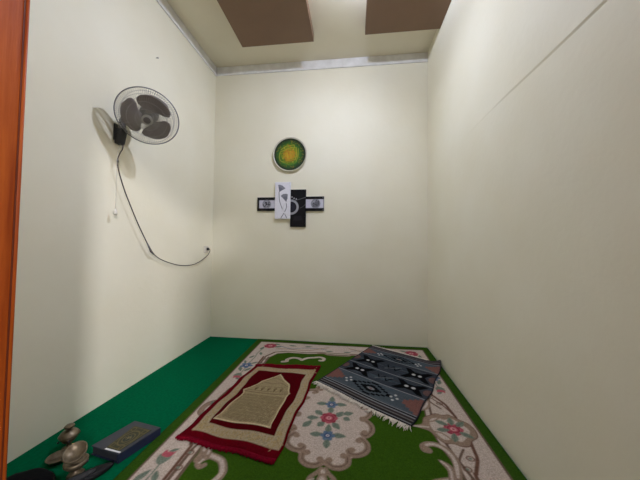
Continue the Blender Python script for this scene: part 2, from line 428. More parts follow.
        P.line(m([(.558, .03), (.60, .045), (.645, .085)], s), .010, TAUPE, smooth=4); P.line(m([(.56, -.05), (.61, -.06), (.65, -.115)], s), .010, TAUPE, smooth=4)
        rose(.682 * sx, -.018, .052)
        for cx, cy, r_ in ((.625, -.03, .1), (.635, .03, -.5), (.69, .05, 1.4), (.735, .03, .7), (.735, -.06, -.6), (.665, -.085, 1.3)):
            leaf(cx * sx, cy, .036, .018, r_ * sx)
        P.line(m([(.47, -.016), (.55, -.016)], s), .012, CREAM)
        P.line(m([(.66, .27), (.700, .205), (.735, .10)], s), .010, BROWN, smooth=4)
    # central medallion
    med = [(.215, 0), (.246, .07), (.23, .125), (.196, .15), (.215, .20), (.205, .255), (.165, .285), (.125, .297), (.116, .335), (.085, .368), (.045, .372), (0, .352)]
    full = med + [(-a, b) for a, b in med[::-1][1:]] + [(-a, -b) for a, b in med[1:]] + [(a, -b) for a, b in med[::-1][1:-1]]
    P.poly([(a * 1.02, b * 1.015) for a, b in full], BROWN, smooth=3); P.poly(full, CREAM, smooth=3)
    for s in Q4:
        for arc in ([(.188, .006), (.212, .016), (.234, .050), (.234, .098), (.205, .138), (.185, .128), (.196, .110)],
                    [(.162, .178), (.178, .165), (.202, .195), (.200, .240), (.165, .272), (.125, .276), (.112, .256), (.128, .245)],
                    [(.088, .288), (.108, .300), (.106, .335), (.078, .358), (.040, .360), (.014, .340), (.022, .322)]):
            P.line(m(arc, s), .031, TAUPE, smooth=6)
            P.line(m([(a * .985, b * .985) for a, b in arc[1:-1]], s), .006, DTAUPE, smooth=6)
            P.ell(arc[0][0] * s[0], arc[0][1] * s[1], .017, .017, TAUPE); P.ell(arc[-1][0] * s[0], arc[-1][1] * s[1], .016, .016, TAUPE)
        P.line(m([(.010, .375), (.028, .40), (.052, .425), (.062, .46)], s), .020, TAUPE, smooth=5)
        leaf(.055 * s[0], .455 * s[1], .034, .013, .9 * s[0] * s[1], CREAM)
    for sy in (1, -1):
        P.ell(0, .398 * sy, .020, .028, TAUPE); P.ell(0, .392 * sy, .010, .014, CREAM); P.ell(0, .45 * sy, .026, .05, TAUPE); P.ell(0, .45 * sy, .016, .036, CREAM)
    oy = -.015
    for sy, cy in ((1, .122), (-1, -.160)):
        leaf(0, cy + .056, .036, .018, math.pi / 2); leaf(0, cy - .056, .036, .018, math.pi / 2)
        leaf(-.058, cy + .004, .038, .019, .05); leaf(.060, cy + .006, .038, .019, -.05)
        flower(0, cy, .036, BLUE, DBLUE, 6)
    for cx, cy, r_, l in ((-.068, .030, -.7, .032), (-.10, -.020, .1, .034), (-.122, -.078, .9, .036), (.056, .030, .9, .032), (.106, .042, .3, .032), (.098, -.01, -.5, .022), (.040, -.078, -.9, .034), (-.045, -.07, .9, .028)):
        leaf(cx, cy, l, .020, r_)
    P.line([(-.12, -.06), (-.09, -.025), (-.03, -.012)], .005, LEAF); P.line([(.12, .05), (.06, .01), (.03, -.01)], .005, LEAF)
    rose(-.005, -.013, .05)
    C = P.c * (1 + .05 * RNG.standard_normal((P.c.shape[0], 1)))
    # soft lie of the rug: rounded edge and a few shallow ripples
    ed = np.minimum(np.minimum(X - x0, x1 - X), np.minimum(Y - y0, y1 - Y))
    Z = .0085 - .004 * np.exp(-ed / .006) + .0010 * np.sin(X * 9 + 1) * np.sin(Y * 5)
    edge = np.clip((.05 - (x1 - X)) / .05, 0, 1); 
    pos = np.stack([X, Y, Z], -1); low = pos.reshape(-1, 3).copy(); low[:, 2] = .0003
    o = sheet('floral_rug', nu, nv, pos, np.clip(C, 0, 1), low, M['rug'], at=(uc, vc, 0))
    tag(o, 'large green and cream floral rug with medallion covering most of the floor', 'rug')
floral_rug()

# ---- red prayer mat
def bil(c, s, t):
    s = np.asarray(s)[..., None]; t = np.asarray(t)[..., None]; c = [np.array(p) for p in c]
    return (1 - s) * (1 - t) * c[0] + s * (1 - t) * c[1] + s * t * c[2] + (1 - s) * t * c[3]
def fringe(name, edge_pts, out_dir, length, mat, parent, z, n, jit, wid, sag=.0):
    """loose tufts along an edge lying on the rug; one uncountable mesh."""
    bm = bmesh.new(); E = np.array(edge_pts)
    for k in range(n):
        f = (k + .5 * random.random()) / n * (len(E) - 1); i = min(int(f), len(E) - 2); p = E[i] + (E[i + 1] - E[i]) * (f - i)
        d = np.array(out_dir) + np.array([random.uniform(-jit, jit), random.uniform(-jit, jit)]); L_ = length * random.uniform(.65, 1.15)
        p1 = p + d * L_ * .5; p2 = p + d * L_ + np.array([random.uniform(-1, 1), random.uniform(-1, 1)]) * jit * L_ * .4
        p0 = p - np.array(out_dir) * .006
        tube(bm, [(p0[0], p0[1], z), (p1[0], p1[1], z + random.uniform(-.0005, .0015)), (p2[0], p2[1], .0115 + wid * .5)], wid, 5, radii=[wid, wid * 1.1, wid * .6])
    return obj(name, bm, mat, parent, True)
def prayer_mat():
    c = [(-.848, 1.373), (-.349, 1.297), (-.273, 2.184), (-.764, 2.15)]
    RED, CRM, BGE, DRK = (92, 3, 16), (164, 148, 118), (152, 136, 102), (94, 76, 50)
    nu, nv = 190, 290
    S, T = np.meshgrid(np.linspace(-.075, 1.025, nu), np.linspace(-.065, 1.055, nv))
    P = Pattern(S, T, RED, .008)
    wob = lambda pts, a=.004: [(x + random.uniform(-a, a), y + random.uniform(-a, a)) for x, y in pts]
    P.poly(wob([(0, 0), (.5, .004), (1, .0), (1, .5), (.985, .985), (.5, .975), (0, 1), (-.004, .5)]), CRM)
    RED = (74, 2, 10)
    P.poly(wob([(.10, .085), (.5, .09), (.885, .10), (.89, .5), (.875, .885), (.5, .90), (.085, .915), (.09, .5)]), RED)
    for k in range(700):     # flecked weave in the cream border
        s_, t_ = random.random(), random.random(); e = random.choice(((s_, .045), (s_, .945), (.05, t_), (.94, t_)))
        P.ell(e[0] + random.uniform(-.035, .035) , e[1] + random.uniform(-.03, .03), .009, .005, (160, 138, 96), random.random() * 3)
    mih = [(.115, .135), (.46, .150), (.815, .150), (.800, .20), (.785, .50), (.80, .555), (.765, .60), (.735, .66), (.715, .690), (.60, .765), (.477, .865), (.37, .775), (.285, .722), (.25, .66), (.19, .60), (.130, .555), (.165, .50), (.145, .20)]
    P.poly(mih, (204, 186, 146)); P.poly([(.463 + (a - .463) * .955, .47 + (b - .47) * .96) for a, b in mih], BGE)
    P.line([(.16, .538), (.3, .528), (.46, .525), (.62, .525), (.785, .545)], .007, DRK); P.line([(.17, .565), (.46, .552), (.78, .57)], .004, DRK)
    for k in range(5): P.ell(.30 + .09 * k, .595, .016, .016, DRK, ring=.007); P.ell(.30 + .09 * k, .58, .008, .02, DRK)
    P.line(cr([(.25, .64), (.36, .70), (.47, .68), (.58, .70), (.71, .645)], 5), .006, DRK, op=.7); P.line(cr([(.33, .72), (.47, .78), (.62, .72)], 5), .006, DRK, op=.6)
    P.line([(.25, .63), (.70, .63)], .005, DRK, op=.7)
    for r_ in range(9):      # rows of small looped marks filling the lower half of the niche
        y = .19 + r_ * .036
        for k in range(15):
            x = .20 + k * .038 + random.uniform(-.006, .006)
            P.ell(x, y + random.uniform(-.006, .006), .012, .010, DRK, random.random() * 3, ring=.005, op=.85)
            P.line([(x + .012, y - .012), (x + .022, y + .016)], .005, DRK, op=.8)
    C = P.c * (1 + .10 * RNG.standard_normal((P.c.shape[0], 1)))
    XY = bil(c, S, T)
    # slightly wavy edges
    XY[..., 0] += .006 * np.sin(T * 13 + 1) * (np.abs(S - .5) > .3) + .002 * np.sin(T * 31)
    XY[..., 1] += .005 * np.sin(S * 12) * (np.abs(T - .5) > .3)
    ed = np.minimum(np.minimum(S + .075, 1.025 - S) * .5, np.minimum(T + .065, 1.055 - T) * .85)
    Z = .0175 - .005 * np.exp(-ed / .006) + .0018 * np.sin(S * 8 + 2) * np.cos(T * 9) + .0009
    pos = np.stack([XY[..., 0], XY[..., 1], Z], -1); low = pos.reshape(-1, 3).copy(); low[:, 2] = .0108
    t = thing('prayer_mat', 'red prayer mat with a beige pointed niche lying on the floral rug', 'prayer mat', (-.56, 1.75, .0105))
    sheet('pile', nu, nv, pos, np.clip(C, 0, 1), low, M['mat'], t)
    near, far = XY[0], XY[-1]
    fringe('fringe', near[::4], (-.12, -1), .020, M['maroon'], t, .0145, 240, .25, .0040)
    fringe('fringe', far[::4], (.1, 1), .022, M['maroon'], t, .0145, 220, .3, .0036)
prayer_mat()

# ---- grey-blue kilim
def kilim():
    c = [(-.254, 1.984), (.331, 1.557), (.772, 2.43), (.209, 2.785)]
    c = [np.array(p) for p in c]
    NV, BK, BL, GR, LT, RD, WT = (54, 59, 65), (12, 11, 13), (72, 80, 86), (74, 76, 79), (136, 138, 140), (118, 80, 72), (186, 186, 182)
    nu, nv = 210, 260
    S, T = np.meshgrid(np.linspace(0, 1, nu), np.linspace(0, 1, nv))
    P = Pattern(S, T, NV, .007)
    band = lambda a, b, col, op=1: P.poly([(-.1, a), (1.1, a), (1.1, b), (-.1, b)], col, op)
    for a, b, col in ((0, .016, (30, 26, 28)), (.016, .024, LT), (.024, .048, (40, 34, 34)), (.048, .056, (120, 116, 112)), (.056, .078, (54, 46, 46)), (.078, .088, LT), (.088, .105, (30, 28, 30)), (.105, .113, LT),
                      (.113, .315, BL), (.315, .324, LT), (.324, .515, NV), (.515, .524, LT), (.524, .755, NV), (.755, .764, LT), (.764, .915, BL),
                      (.915, .923, LT), (.923, .945, (50, 42, 44)), (.945, .951, LT), (.951, .975, (58, 46, 48)), (.975, .982, (120, 116, 112)), (.982, 1, (30, 26, 28))):
        band(a, b, col)
    for y0, y1 in ((.113, .315), (.324, .515), (.524, .755), (.764, .915)):     # streaky weft
        for k in range(26):
            y = random.uniform(y0 + .008, y1 - .008); x = random.random()
            P.line([(x - .12, y), (x + .12, y + random.uniform(-.003, .003))], .006, random.choice((GR, (60, 80, 92), (96, 104, 112))), op=.5)
    def stepped(cx, cy, w, h, col, n=4):
        for k in range(n):
            f = 1 - k / n; P.poly([(cx - w * f, cy - h * (k + 1) / n), (cx + w * f, cy - h * (k + 1) / n), (cx + w * f, cy + h * (k + 1) / n), (cx - w * f, cy + h * (k + 1) / n)], col)
    def diamond_band(y, dh, r):
        for s in (0, 1):
            e = s; d = 1 - 2 * s
            for k in range(4): P.poly([(e, y - dh * (1 - k * .24)), (e + d * (.05 + .04 * k), y - dh * (1 - k * .24)), (e + d * (.05 + .04 * k), y + dh * (1 - k * .24)), (e, y + dh * (1 - k * .24))], RD)
        stepped(.50, y, .21, dh * .95, BK, 5); stepped(.50, y, .165, dh * .72, BL, 4); stepped(.50, y, .115, dh * .5, BK, 4); P.ell(.50, y, .04, dh * .16, LT); P.ell(.5, y, .018, dh * .08, RD)
        for x in (.235, .745):
            for dx, dy in ((-.03, 0), (.03, 0), (0, .35), (0, -.35)): P.ell(x + dx, y + dy * dh, .013, .010, WT)
    def cross_band(y, dh):
        for x in (.22, .80):
            P.poly([(x - .16, y + dh * .9), (x - .10, y + dh * .9), (x, y + dh * .25), (x + .10, y + dh * .9), (x + .16, y + dh * .9), (x + .09, y), (x + .16, y - dh * .9), (x + .10, y - dh * .9), (x, y - dh * .25), (x - .10, y - dh * .9), (x - .16, y - dh * .9), (x - .09, y)], BK)
            P.ell(x, y, .085, dh * .5, BK)
            P.ell(x - .035, y, .020, .014, WT); P.ell(x + .035, y, .020, .014, WT)
        P.line([(.44, y + dh * .35), (.48, y - dh * .3), (.52, y + dh * .3), (.56, y - dh * .35), (.60, y + dh * .3)], .014, BK); P.line([(.44, y - dh * .45), (.60, y + dh * .5)], .008, LT, op=.6)
        for x in (0.02, .98): P.ell(x, y, .05, dh * .5, RD, op=.6)
    diamond_band(.212, .094, 0); cross_band(.418, .085); cross_band(.632, .095); diamond_band(.835, .068, 1)
    for s in (0, 1): P.poly([(s - .012, -.1), (s + .012, -.1), (s + .012, 1.1), (s - .012, 1.1)], (40, 40, 44))
    C = P.c * (1 + .10 * RNG.standard_normal((P.c.shape[0], 1)))
    XY = bil(c, S, T)
    nrm = np.array([.80, -.55])      # across the mat
    XY = XY + (.020 * np.sin(T * math.pi * 1.0) * S)[..., None] * np.array([.9, -.35]) + (.006 * np.sin(T * 17) * S ** 3)[..., None] * nrm
    XY = XY + (.010 * np.sin(S * 7 + .5) * (1 - T))[..., None] * np.array([.4, .8]) * .5
    Z = .0155 + .0016 * (1 + np.sin(T * 15 + S * 3)) * (.25 + .75 * S ** 2)
    # far right corner creeps a little up against the wall
    lift = np.clip((S - .82) / .18, 0, 1) ** 2 * np.clip((T - .78) / .22, 0, 1) ** 2
    Z = Z + .035 * lift; XY[..., 0] = np.minimum(XY[..., 0], XR - .008)
    pos = np.stack([XY[..., 0], XY[..., 1], Z], -1); low = pos.reshape(-1, 3).copy(); low[:, 2] -= .0042
    t = thing('woven_mat', 'grey-blue striped woven mat with black motifs and white fringe on the floral rug', 'mat', (.26, 2.18, .0105))
    sheet('weave', nu, nv, pos, np.clip(C, 0, 1), low, M['kilim'], t)
    d = (c[0] - c[3]); d = d / np.linalg.norm(d)
    fringe('fringe', XY[0][::4], (d[0] * .6 - .1, d[1] * .8), .042, M['offwhite'], t, .0145, 230, .45, .0026)
    fringe('fringe', XY[-1][:175:4], (.1, 1), .016, M['offwhite'], t, .017, 110, .4, .0026)
kilim()

# ================================================================== BOOK, BRASS, BLACK THINGS near the door
def prism(bm, quad, z0, z1, bevel=.0, mat=0):
    vs = [bm.verts.new((x, y, z)) for z in (z0, z1) for x, y in quad]
    n = len(quad)
    fs = [bm.faces.new(vs[:n][::-1]), bm.faces.new(vs[n:])] + [bm.faces.new((vs[k], vs[(k + 1) % n], vs[n + (k + 1) % n], vs[n + k])) for k in range(n)]
    for f in fs: f.material_index = mat
    if bevel: bmesh.ops.bevel(bm, geom=list({e for f in fs for e in f.edges}), offset=bevel, segments=2, affect='EDGES')
q = [(-1.226, 1.168), (-1.052, 1.137), (-.992, 1.332), (-1.168, 1.362)]
inset = lambda q, d: [(x + (sum(p[0] for p in q) / 4 - x) * d, y + (sum(p[1] for p in q) / 4 - y) * d) for x, y in q]
t = thing('book', 'dark navy hardback book with a gilded green cover panel on the green carpet', 'book', (-1.11, 1.25, 0))
bm = bmesh.new(); prism(bm, inset(q, .05), .006, .040); obj('page_block', bm, M['pages'], t)
bm = bmesh.new(); prism(bm, q, .039, .045, .0015); obj('cover', bm, M['navy'], t)
bm = bmesh.new(); prism(bm, q, .0006, .007, .0015); obj('cover', bm, M['navy_dark'], t)
bm = bmesh.new(); prism(bm, [q[1], q[2], (q[2][0] - .012, q[2][1] + .002), (q[1][0] - .012, q[1][1] + .002)], .004, .042, .001); obj('spine', bm, M['navy_dark'], t)
nu, nv = 60, 90
S, T = np.meshgrid(np.linspace(0, 1, nu), np.linspace(0, 1, nv))
P = Pattern(S, T, (60, 62, 44), .02); P.poly([(.05, .035), (.95, .035), (.95, .965), (.05, .965)], (98, 88, 54)); P.poly([(.09, .06), (.91, .06), (.91, .94), (.09, .94)], (58, 57, 40))
P.ell(.5, .5, .36, .32, (100, 90, 56), ring=.05); P.ell(.5, .5, .22, .19, (44, 50, 44)); P.ell(.5, .5, .22, .19, (108, 97, 60), ring=.03)
for a, b in ((.18, .14), (.82, .14), (.18, .86), (.82, .86)): P.ell(a, b, .10, .08, (96, 86, 52), ring=.035)
P.line(cr([(.38, .47), (.44, .55), (.5, .46), (.56, .56), (.62, .48)], 5), .03, (128, 116, 76)); P.line([(.5, .60), (.5, .40)], .025, (128, 116, 76))
for k in range(120): P.ell(random.random(), random.random(), .02, .014, random.choice(((88, 78, 48), (48, 52, 42))), op=.6)
XY = bil([(-1.145, 1.166), (-1.066, 1.152), (-1.022, 1.304), (-1.134, 1.322)], S, T)
pos = np.stack([XY[..., 0], XY[..., 1], np.full_like(S, .0466)], -1); low = pos.reshape(-1, 3).copy(); low[:, 2] = .0445
sheet('cover_panel', nu, nv, pos, P.c, low, M['art'], t)
bm = bmesh.new(); prism(bm, [(-1.142, 1.155), (-1.054, 1.1435), (-1.052, 1.1505), (-1.140, 1.1625)], .0445, .0474, .0006); o = obj('cover_strip', bm, M['silver'], t); o['label'] = 'silvery white strip'

def burner():
    c = (-1.185, 1.062, .0)
    t = thing('incense_burner', 'tarnished brass footed burner with a wide dish on top, nearest the book', 'incense burner', c)
    bm = bmesh.new(); lathe(bm, [(0, .0006), (.030, .0006), (.032, .004), (.026, .010), (.012, .018), (.010, .028), (.014, .032)], c); obj('foot', bm, M['brass'], t, True)
    bm = bmesh.new(); lathe(bm, [(.012, .030), (.030, .036), (.042, .050), (.043, .062), (.036, .066), (.033, .060), (.014, .060), (.012, .075), (.014, .082)], c); obj('bowl', bm, M['brass'], t, True)
    bm = bmesh.new(); lathe(bm, [(0, -.004), (.010, -.002), (.026, .002), (.039, .014), (.043, .025), (.041, .028), (.037, .025), (.028, .013), (.010, .007), (0, .006)], (c[0], c[1], .086), (.22, -.46, .86)); obj('dish', bm, M['brass'], t, True)
    for k in range(6):
        bm = bmesh.new(); a = k * math.pi / 3 + .3; bmesh.ops.create_uvsphere(bm, u_segments=8, v_segments=6, radius=.0055, matrix=Matrix.Translation((c[0] + .0425 * math.cos(a), c[1] + .0425 * math.sin(a), .055))); obj('boss', bm, M['fan_black'], t, True)
        c = (-1.374, 1.192, .0)
    t = thing('lidded_cup', 'small brass cup with knobbed lid standing close to the left wall behind the burner', 'cup', c)
    bm = bmesh.new(); lathe(bm, [(0, .0006), (.028, .0006), (.028, .005), (.010, .014), (.009, .026), (.024, .038), (.034, .054), (.035, .062), (.030, .062), (0, .058)], c); obj('cup', bm, M['brass'], t, True)
    bm = bmesh.new(); lathe(bm, [(.028, .062), (.040, .064), (.041, .068), (.036, .076), (.026, .086), (.012, .092), (0, .094)], c); o = obj('lid', bm, M['brass'], t, True)
    bm = bmesh.new(); lathe(bm, [(.008, .090), (.007, .098), (.018, .102), (.021, .108), (.016, .114), (0, .117)], c); obj('knob', bm, M['brass'], o, True)
    c = (-1.338, 1.116, .0)
    bm = bmesh.new(); lathe(bm, [(0, .0006), (.024, .0006), (.030, .006), (.043, .022), (.045, .0245), (.042, .0245), (.028, .010), (0, .008)], c)
    # tipped a little towards the wall-side
    tag(obj('saucer', bm, M['brass'], None, True, at=c), 'shallow brass saucer on the green carpet, left of the footed burner', 'saucer')
burner()

# rounded black bag and slim black pouch at the bottom edge of the picture
def soft(name, c, rx, ry, rz, rot, mat, parent=None, at=None, pw=.75, seed=0, tip=0):
    bm = bmesh.new(); bmesh.ops.create_uvsphere(bm, u_segments=36, v_segments=20, radius=1)
    r = random.Random(seed); ph = [r.random() * 6 for _ in range(4)]
    for v in bm.verts:
        x, y, z = v.co
        w = 1 + .03 * math.sin(5 * x + ph[0]) + .03 * math.sin(6 * y + ph[1]) + .02 * math.sin(9 * x + 7 * y + ph[2])
        k = 1 - tip * abs(y) ** 2
        X_, Y_ = x * rx * w * k, y * ry * w
        Z_ = rz * (math.copysign(abs(z) ** pw, z)) * w
        v.co = (c[0] + X_ * math.cos(rot) - Y_ * math.sin(rot), c[1] + X_ * math.sin(rot) + Y_ * math.cos(rot), max(c[2] + Z_, .0007))
    return obj(name, bm, mat, parent, True, at)
t = thing('cloth_bag', 'rounded soft black bag lying at the foot of the left wall below saucer', 'bag', (-1.33, .96, 0))
soft('bag_body', (-1.30, .925, .028), .125, .105, .034, .15, M['ink'], t, seed=3)
bm = bmesh.new(); tube(bm, cr([(-1.39, .90, .055), (-1.33, .87, .072), (-1.25, .88, .068), (-1.205, .915, .05)], 6), .007, 8); obj('strap', bm, M['leather'], t, True)
t = thing('pouch', 'slim pointed black pouch lying between the brass burner and the book', 'pouch', (-1.125, 1.03, 0))
soft('pouch_body', (-1.125, 1.035, .013), .034, .115, .016, -.62, M['leather'], t, seed=5, tip=.55)
bm = bmesh.new()
soft_c = Vector((-1.13, 1.02, .0285))
pts = []
for k in range(24):
    a = k * 2 * math.pi / 24; x, y = .016 * math.cos(a), .06 * math.sin(a); r_ = -.62
    pts.append(bm.verts.new((soft_c.x + x * math.cos(r_) - y * math.sin(r_), soft_c.y + x * math.sin(r_) + y * math.cos(r_), soft_c.z + .0012)))
f = bm.faces.new(pts); e = bmesh.ops.extrude_face_region(bm, geom=[f])
for v in e['geom']:
    if isinstance(v, bmesh.types.BMVert): v.co.z -= .004
obj('lining', bm, M['grey_lining'], t)

# ================================================================== BACK WALL PICTURES
YP = YB - .001
def canvas(name, x0, x1, z0, z1, depth, y_off, base, paint, edge_mat, label, group='canvas panels of the wall picture set', st=.0022):
    w, h = x1 - x0, z1 - z0; nu, nv = int(w / st), int(h / st)
    S, T = np.meshgrid(np.linspace(0, w, nu), np.linspace(0, h, nv))
    P = Pattern(S, T, base, .004); paint(P, w, h)
    y = YP - y_off - depth
    t = thing(name, label, 'wall picture', ((x0 + x1) / 2, YP - y_off, (z0 + z1) / 2), group)
    bm = bmesh.new(); box(bm, (x0, y + .001, z0), (x1, YP - y_off, z1), .0015); obj('stretcher', bm, edge_mat, t)
    pos = np.stack([x0 + S, np.full_like(S, y), z0 + T], -1); low = pos.reshape(-1, 3).copy(); low[:, 1] = y + .002
    sheet('painted_face', nu, nv, pos, P.c, low, M['art'], t)
INK, LIL, GRY = (14, 13, 15), (200, 198, 210), (140, 140, 148)
def medal(P, cx, cz, r):
    P.ell(cx, cz, r, r, (120, 120, 128)); P.ell(cx, cz, r * .93, r * .93, (158, 158, 168))
    P.ell(cx, cz, r * .8, r * .8, (112, 112, 120), ring=.004)
def script(P, cx, cz, s, kind):
    L_ = lambda pts, w=.0075: P.line(cr([(cx + a * s, cz + b * s) for a, b in pts], 5), w, INK)
    if kind == 0:
        L_([(-.9, -.1), (-.75, -.5), (-.3, -.5), (-.2, .1), (-.05, .5), (.1, .1), (-.1, -.1), (.35, -.15)]); L_([(.1, -.55), (.5, -.5), (.75, -.15), (.6, .2), (.45, -.05), (.85, -.1)]); L_([(-.5, .2), (-.35, .55), (-.2, .35)]); L_([(.35, .35), (.6, .6), (.75, .4)], .006)
    else:
        L_([(.8, .7), (.78, -.3)]); L_([(.5, .6), (.48, -.3), (.2, -.35), (.18, .55)]); L_([(.18, -.3), (-.1, -.35), (-.12, .5)]); L_([(-.12, -.3), (-.5, -.4), (-.7, -.1), (-.5, .2), (-.35, -.1)]); L_([(.05, .75), (.2, .9), (.3, .75)], .006); L_([(-.8, -.6), (.0, -.7), (.7, -.55)], .006)
def pa(P, w, h):
    P.poly([(.022, .028), (w, .028), (w, h - .032), (.022, h - .032)], LIL); medal(P, w * .52, h * .49, h * .33); script(P, w * .52, h * .49, .040, 0)
def pd(P, w, h):
    P.poly([(0, .030), (w - .004, .030), (w - .004, h - .030), (0, h - .030)], LIL); medal(P, w * .55, h * .5, h * .33); script(P, w * .55, h * .5, .042, 1)
    P.ell(w - .012, h - .014, .006, .004, (120, 118, 122)); P.ell(w - .012, .012, .006, .004, (100, 98, 102))
def pb(P, w, h):
    P.line(cr([(w * .26, h * .73), (w * .30, h * .50), (w * .46, h * .30), (w * .78, h * .02)], 6), .006, (44, 42, 50))
    P.line(cr([(w * .73, h * .46), (w * .75, h * .30), (w * .58, h * .14), (w * .40, h * .02)], 6), .006, (44, 42, 50))
    for cx, cz in ((.26, .93), (.43, .64)):
        pass
    for tip, ap in (((.28, .73), [(.20, .92), (.30, .925), (.46, .905), (.66, .83), (.50, .79)]), ((.74, .46), [(.38, .62), (.52, .665), (.72, .675), (.82, .66), (.80, .54)])):
        P.poly([(w * a, h * b) for a, b in [tip] + ap], (132, 132, 142)); P.line([(w * a, h * b) for a, b in ap], .003, (84, 84, 94))
        P.poly([((tip[0] + (a - tip[0]) * .6) * w, (tip[1] + (b - tip[1]) * .7) * h) for a, b in [tip] + ap], (112, 112, 124))
    P.ell(w * .97, h * .28, .074, .074, (226, 224, 228), ring=.014)
def pc(P, w, h):
    P.ell(w * .06, h * .53, .070, .070, (164, 164, 168), ring=.024); P.ell(w * .06, h * .53, .048, .048, (40, 40, 50))
    P.line(cr([(w * .2, h * .70), (w * .6, h * .74), (w * .98, h * .79)], 5), .004, (120, 118, 120)); P.line(cr([(w * .62, h * .50), (w * .85, h * .55), (w * .99, h * .62)], 5), .003, (96, 94, 98))
    for a, b in ((.1, .80), (.24, .765), (.38, .745)): P.ell(w * a, h * b, .006, .008, (190, 188, 190))
    P.poly([(w * .2, h * .16), (w * .8, h * .18), (w * .7, h * .30), (w * .25, h * .28)], (32, 30, 34))
canvas('canvas_picture', -1.034, -.830, 1.394, 1.541, .016, 0, INK, pa, M['canvas_edge'], 'small black-bordered canvas with grey lettered disc, left end of the picture set')
canvas('canvas_picture', -.498, -.299, 1.391, 1.545, .016, 0, INK, pd, M['canvas_edge'], 'small black and lilac canvas with grey lettered disc, right end of the picture set')
canvas('canvas_picture', -.664, -.494, 1.219, 1.622, .018, 0, (15, 14, 15), pc, M['canvas_edge'], 'tall black canvas with a pale ring, hung lowest of the picture set')
canvas('canvas_picture', -.832, -.662, 1.306, 1.702, .030, 0, (232, 230, 236), pb, M['canvas_white'], 'tall white canvas with two grey trumpet flowers, hung highest of the picture set')

# round plate
def wall_plate():
    cx, cz, R_ = -.677, 2.008, .187
    t = thing('wall_plate', 'round green plate with golden lettering and an ivory rim on the back wall', 'plate', (cx, YP, cz))
    bm = bmesh.new(); lathe(bm, [(.10, 0), (.165, .004), (R_, .022), (R_ + .001, .025), (R_ - .004, .027), (.178, .020), (.170, .018), (0, .017)], (cx, YP, cz), (0, -1, 0), 72); obj('rim', bm, M['plate_rim'], t, True)
    L_ = .174
    # polar sheet keeps the painted face round
    nr, na = 70, 220
    Rr, A = np.meshgrid(np.linspace(.0005, L_, nr), np.linspace(0, 2 * math.pi, na))
    X, Z = Rr * np.cos(A), Rr * np.sin(A)
    P = Pattern(X, Z, (18, 34, 24), .005)
    for r_, col in ((.150, (22, 52, 26)), (.138, (30, 78, 28)), (.122, (50, 100, 24)), (.105, (84, 122, 22)), (.085, (128, 132, 22)), (.066, (172, 142, 24)), (.045, (190, 142, 26))):
        P.ell(-.005, -.004, r_ * 1.06, r_ * 1.06, col, op=.8)
    for k in range(260):
        a, r_ = random.random() * 6.28, .15 * math.sqrt(random.random())
        P.ell(r_ * math.cos(a), r_ * math.sin(a), .010, .004, random.choice(((30, 90, 40), (90, 110, 20), (170, 140, 30), (24, 60, 30), (40, 110, 60))), random.random() * 3, op=.45)
    G_, O_ = (186, 172, 60), (190, 108, 34)
    for pts, w_, col in (([(-.10, .05), (-.05, .085), (.0, .095), (.045, .10), (.05, .075)], .008, G_), ([(-.105, .03), (-.04, .055), (.02, .075), (.06, .07)], .007, G_), ([(.07, .07), (.075, .0), (.06, -.06)], .009, G_), ([(.095, .06), (.09, -.02), (.07, -.08)], .006, G_),
                         ([(-.11, .02), (-.115, -.03), (-.10, -.07), (-.06, -.085)], .008, G_), ([(-.07, .01), (-.03, .04), (.0, -.01), (.03, .04), (.05, .0), (.02, -.04), (-.03, -.05), (-.06, -.03)], .010, O_), ([(-.05, -.06), (.0, -.075), (.05, -.06)], .008, O_),
                         ([(-.01, .10), (.005, .085)], .010, (190, 84, 40)), ([(-.03, .02), (-.02, -.045)], .008, G_), ([(.01, .03), (.015, -.05)], .008, G_), ([(-.09, -.09), (-.03, -.108), (.04, -.105), (.085, -.08)], .006, (90, 150, 50))):
        P.line(pts, w_, col, smooth=6, op=.6)
    for a, b in ((-.075, -.04), (.04, .055), (.035, -.085), (-.06, .07)): P.ell(a, b, .006, .006, G_)
    pos = np.stack([cx + X, np.full_like(X, YP - .0195), cz + Z], -1); low = pos.reshape(-1, 3).copy(); low[:, 1] += .003
    sheet('painted_face', nr, na, pos, P.c, low, M['plate'], t, flip=False)
wall_plate()

# ================================================================== WALL FAN
C0 = Vector((-1.3402, 1.5978, 1.8445)); N_ = Vector((.4095, -.6209, -.6684)).normalized(); RAD = .180
E1 = N_.cross(Vector((0, 0, 1))).normalized() * -1; E2 = N_.cross(E1) * 1
if E2.z < 0: E2 = -E2
# viewed from the front: E1 to the viewer's right
if E1.x < 0: E1 = -E1
def fp(r, a, h): return C0 + E1 * (r * math.cos(a)) + E2 * (r * math.sin(a)) + N_ * h
fan = thing('wall_fan', 'grey three-blade fan in a round wire guard on the left wall', 'fan', (XL, 1.62, 1.72))
def guard(sign, name, depth, hubr):
    bm = bmesh.new(); n = 84
    prof = [(hubr, depth), (hubr + .02, depth * .99), (RAD * .62, depth * .92), (RAD * .84, depth * .72), (RAD * .95, depth * .42), (RAD, 0)]
    for k in range(n):
        a = 2 * math.pi * k / n
        tube(bm, [fp(r, a + .18 * (1 - r / RAD), sign * h) for r, h in prof], .0010, 4)
    for r_, h in ((RAD * .62, depth * .92), (RAD * .84, depth * .72), (RAD * .36, depth * .98)):
        tube(bm, [fp(r_, 2 * math.pi * k / 60, sign * h) for k in range(60)], .0011, 5, True)
    return obj(name, bm, M['wire'], fan, True)
guard(1, 'front_guard', .052, .030); guard(-1, 'rear_guard', .060, .045)
bm = bmesh.new(); tube(bm, [fp(RAD, 2 * math.pi * k / 96, 0) for k in range(96)], .0036, 8, True); obj('guard_rim', bm, M['rim'], fan, True)
bm = bmesh.new(); lathe(bm, [(0, .060), (.020, .059), (.032, .054), (.034, .048), (.030, .044)], C0, N_, 36); hb = obj('hub_cap', bm, M['wire'], fan, True)
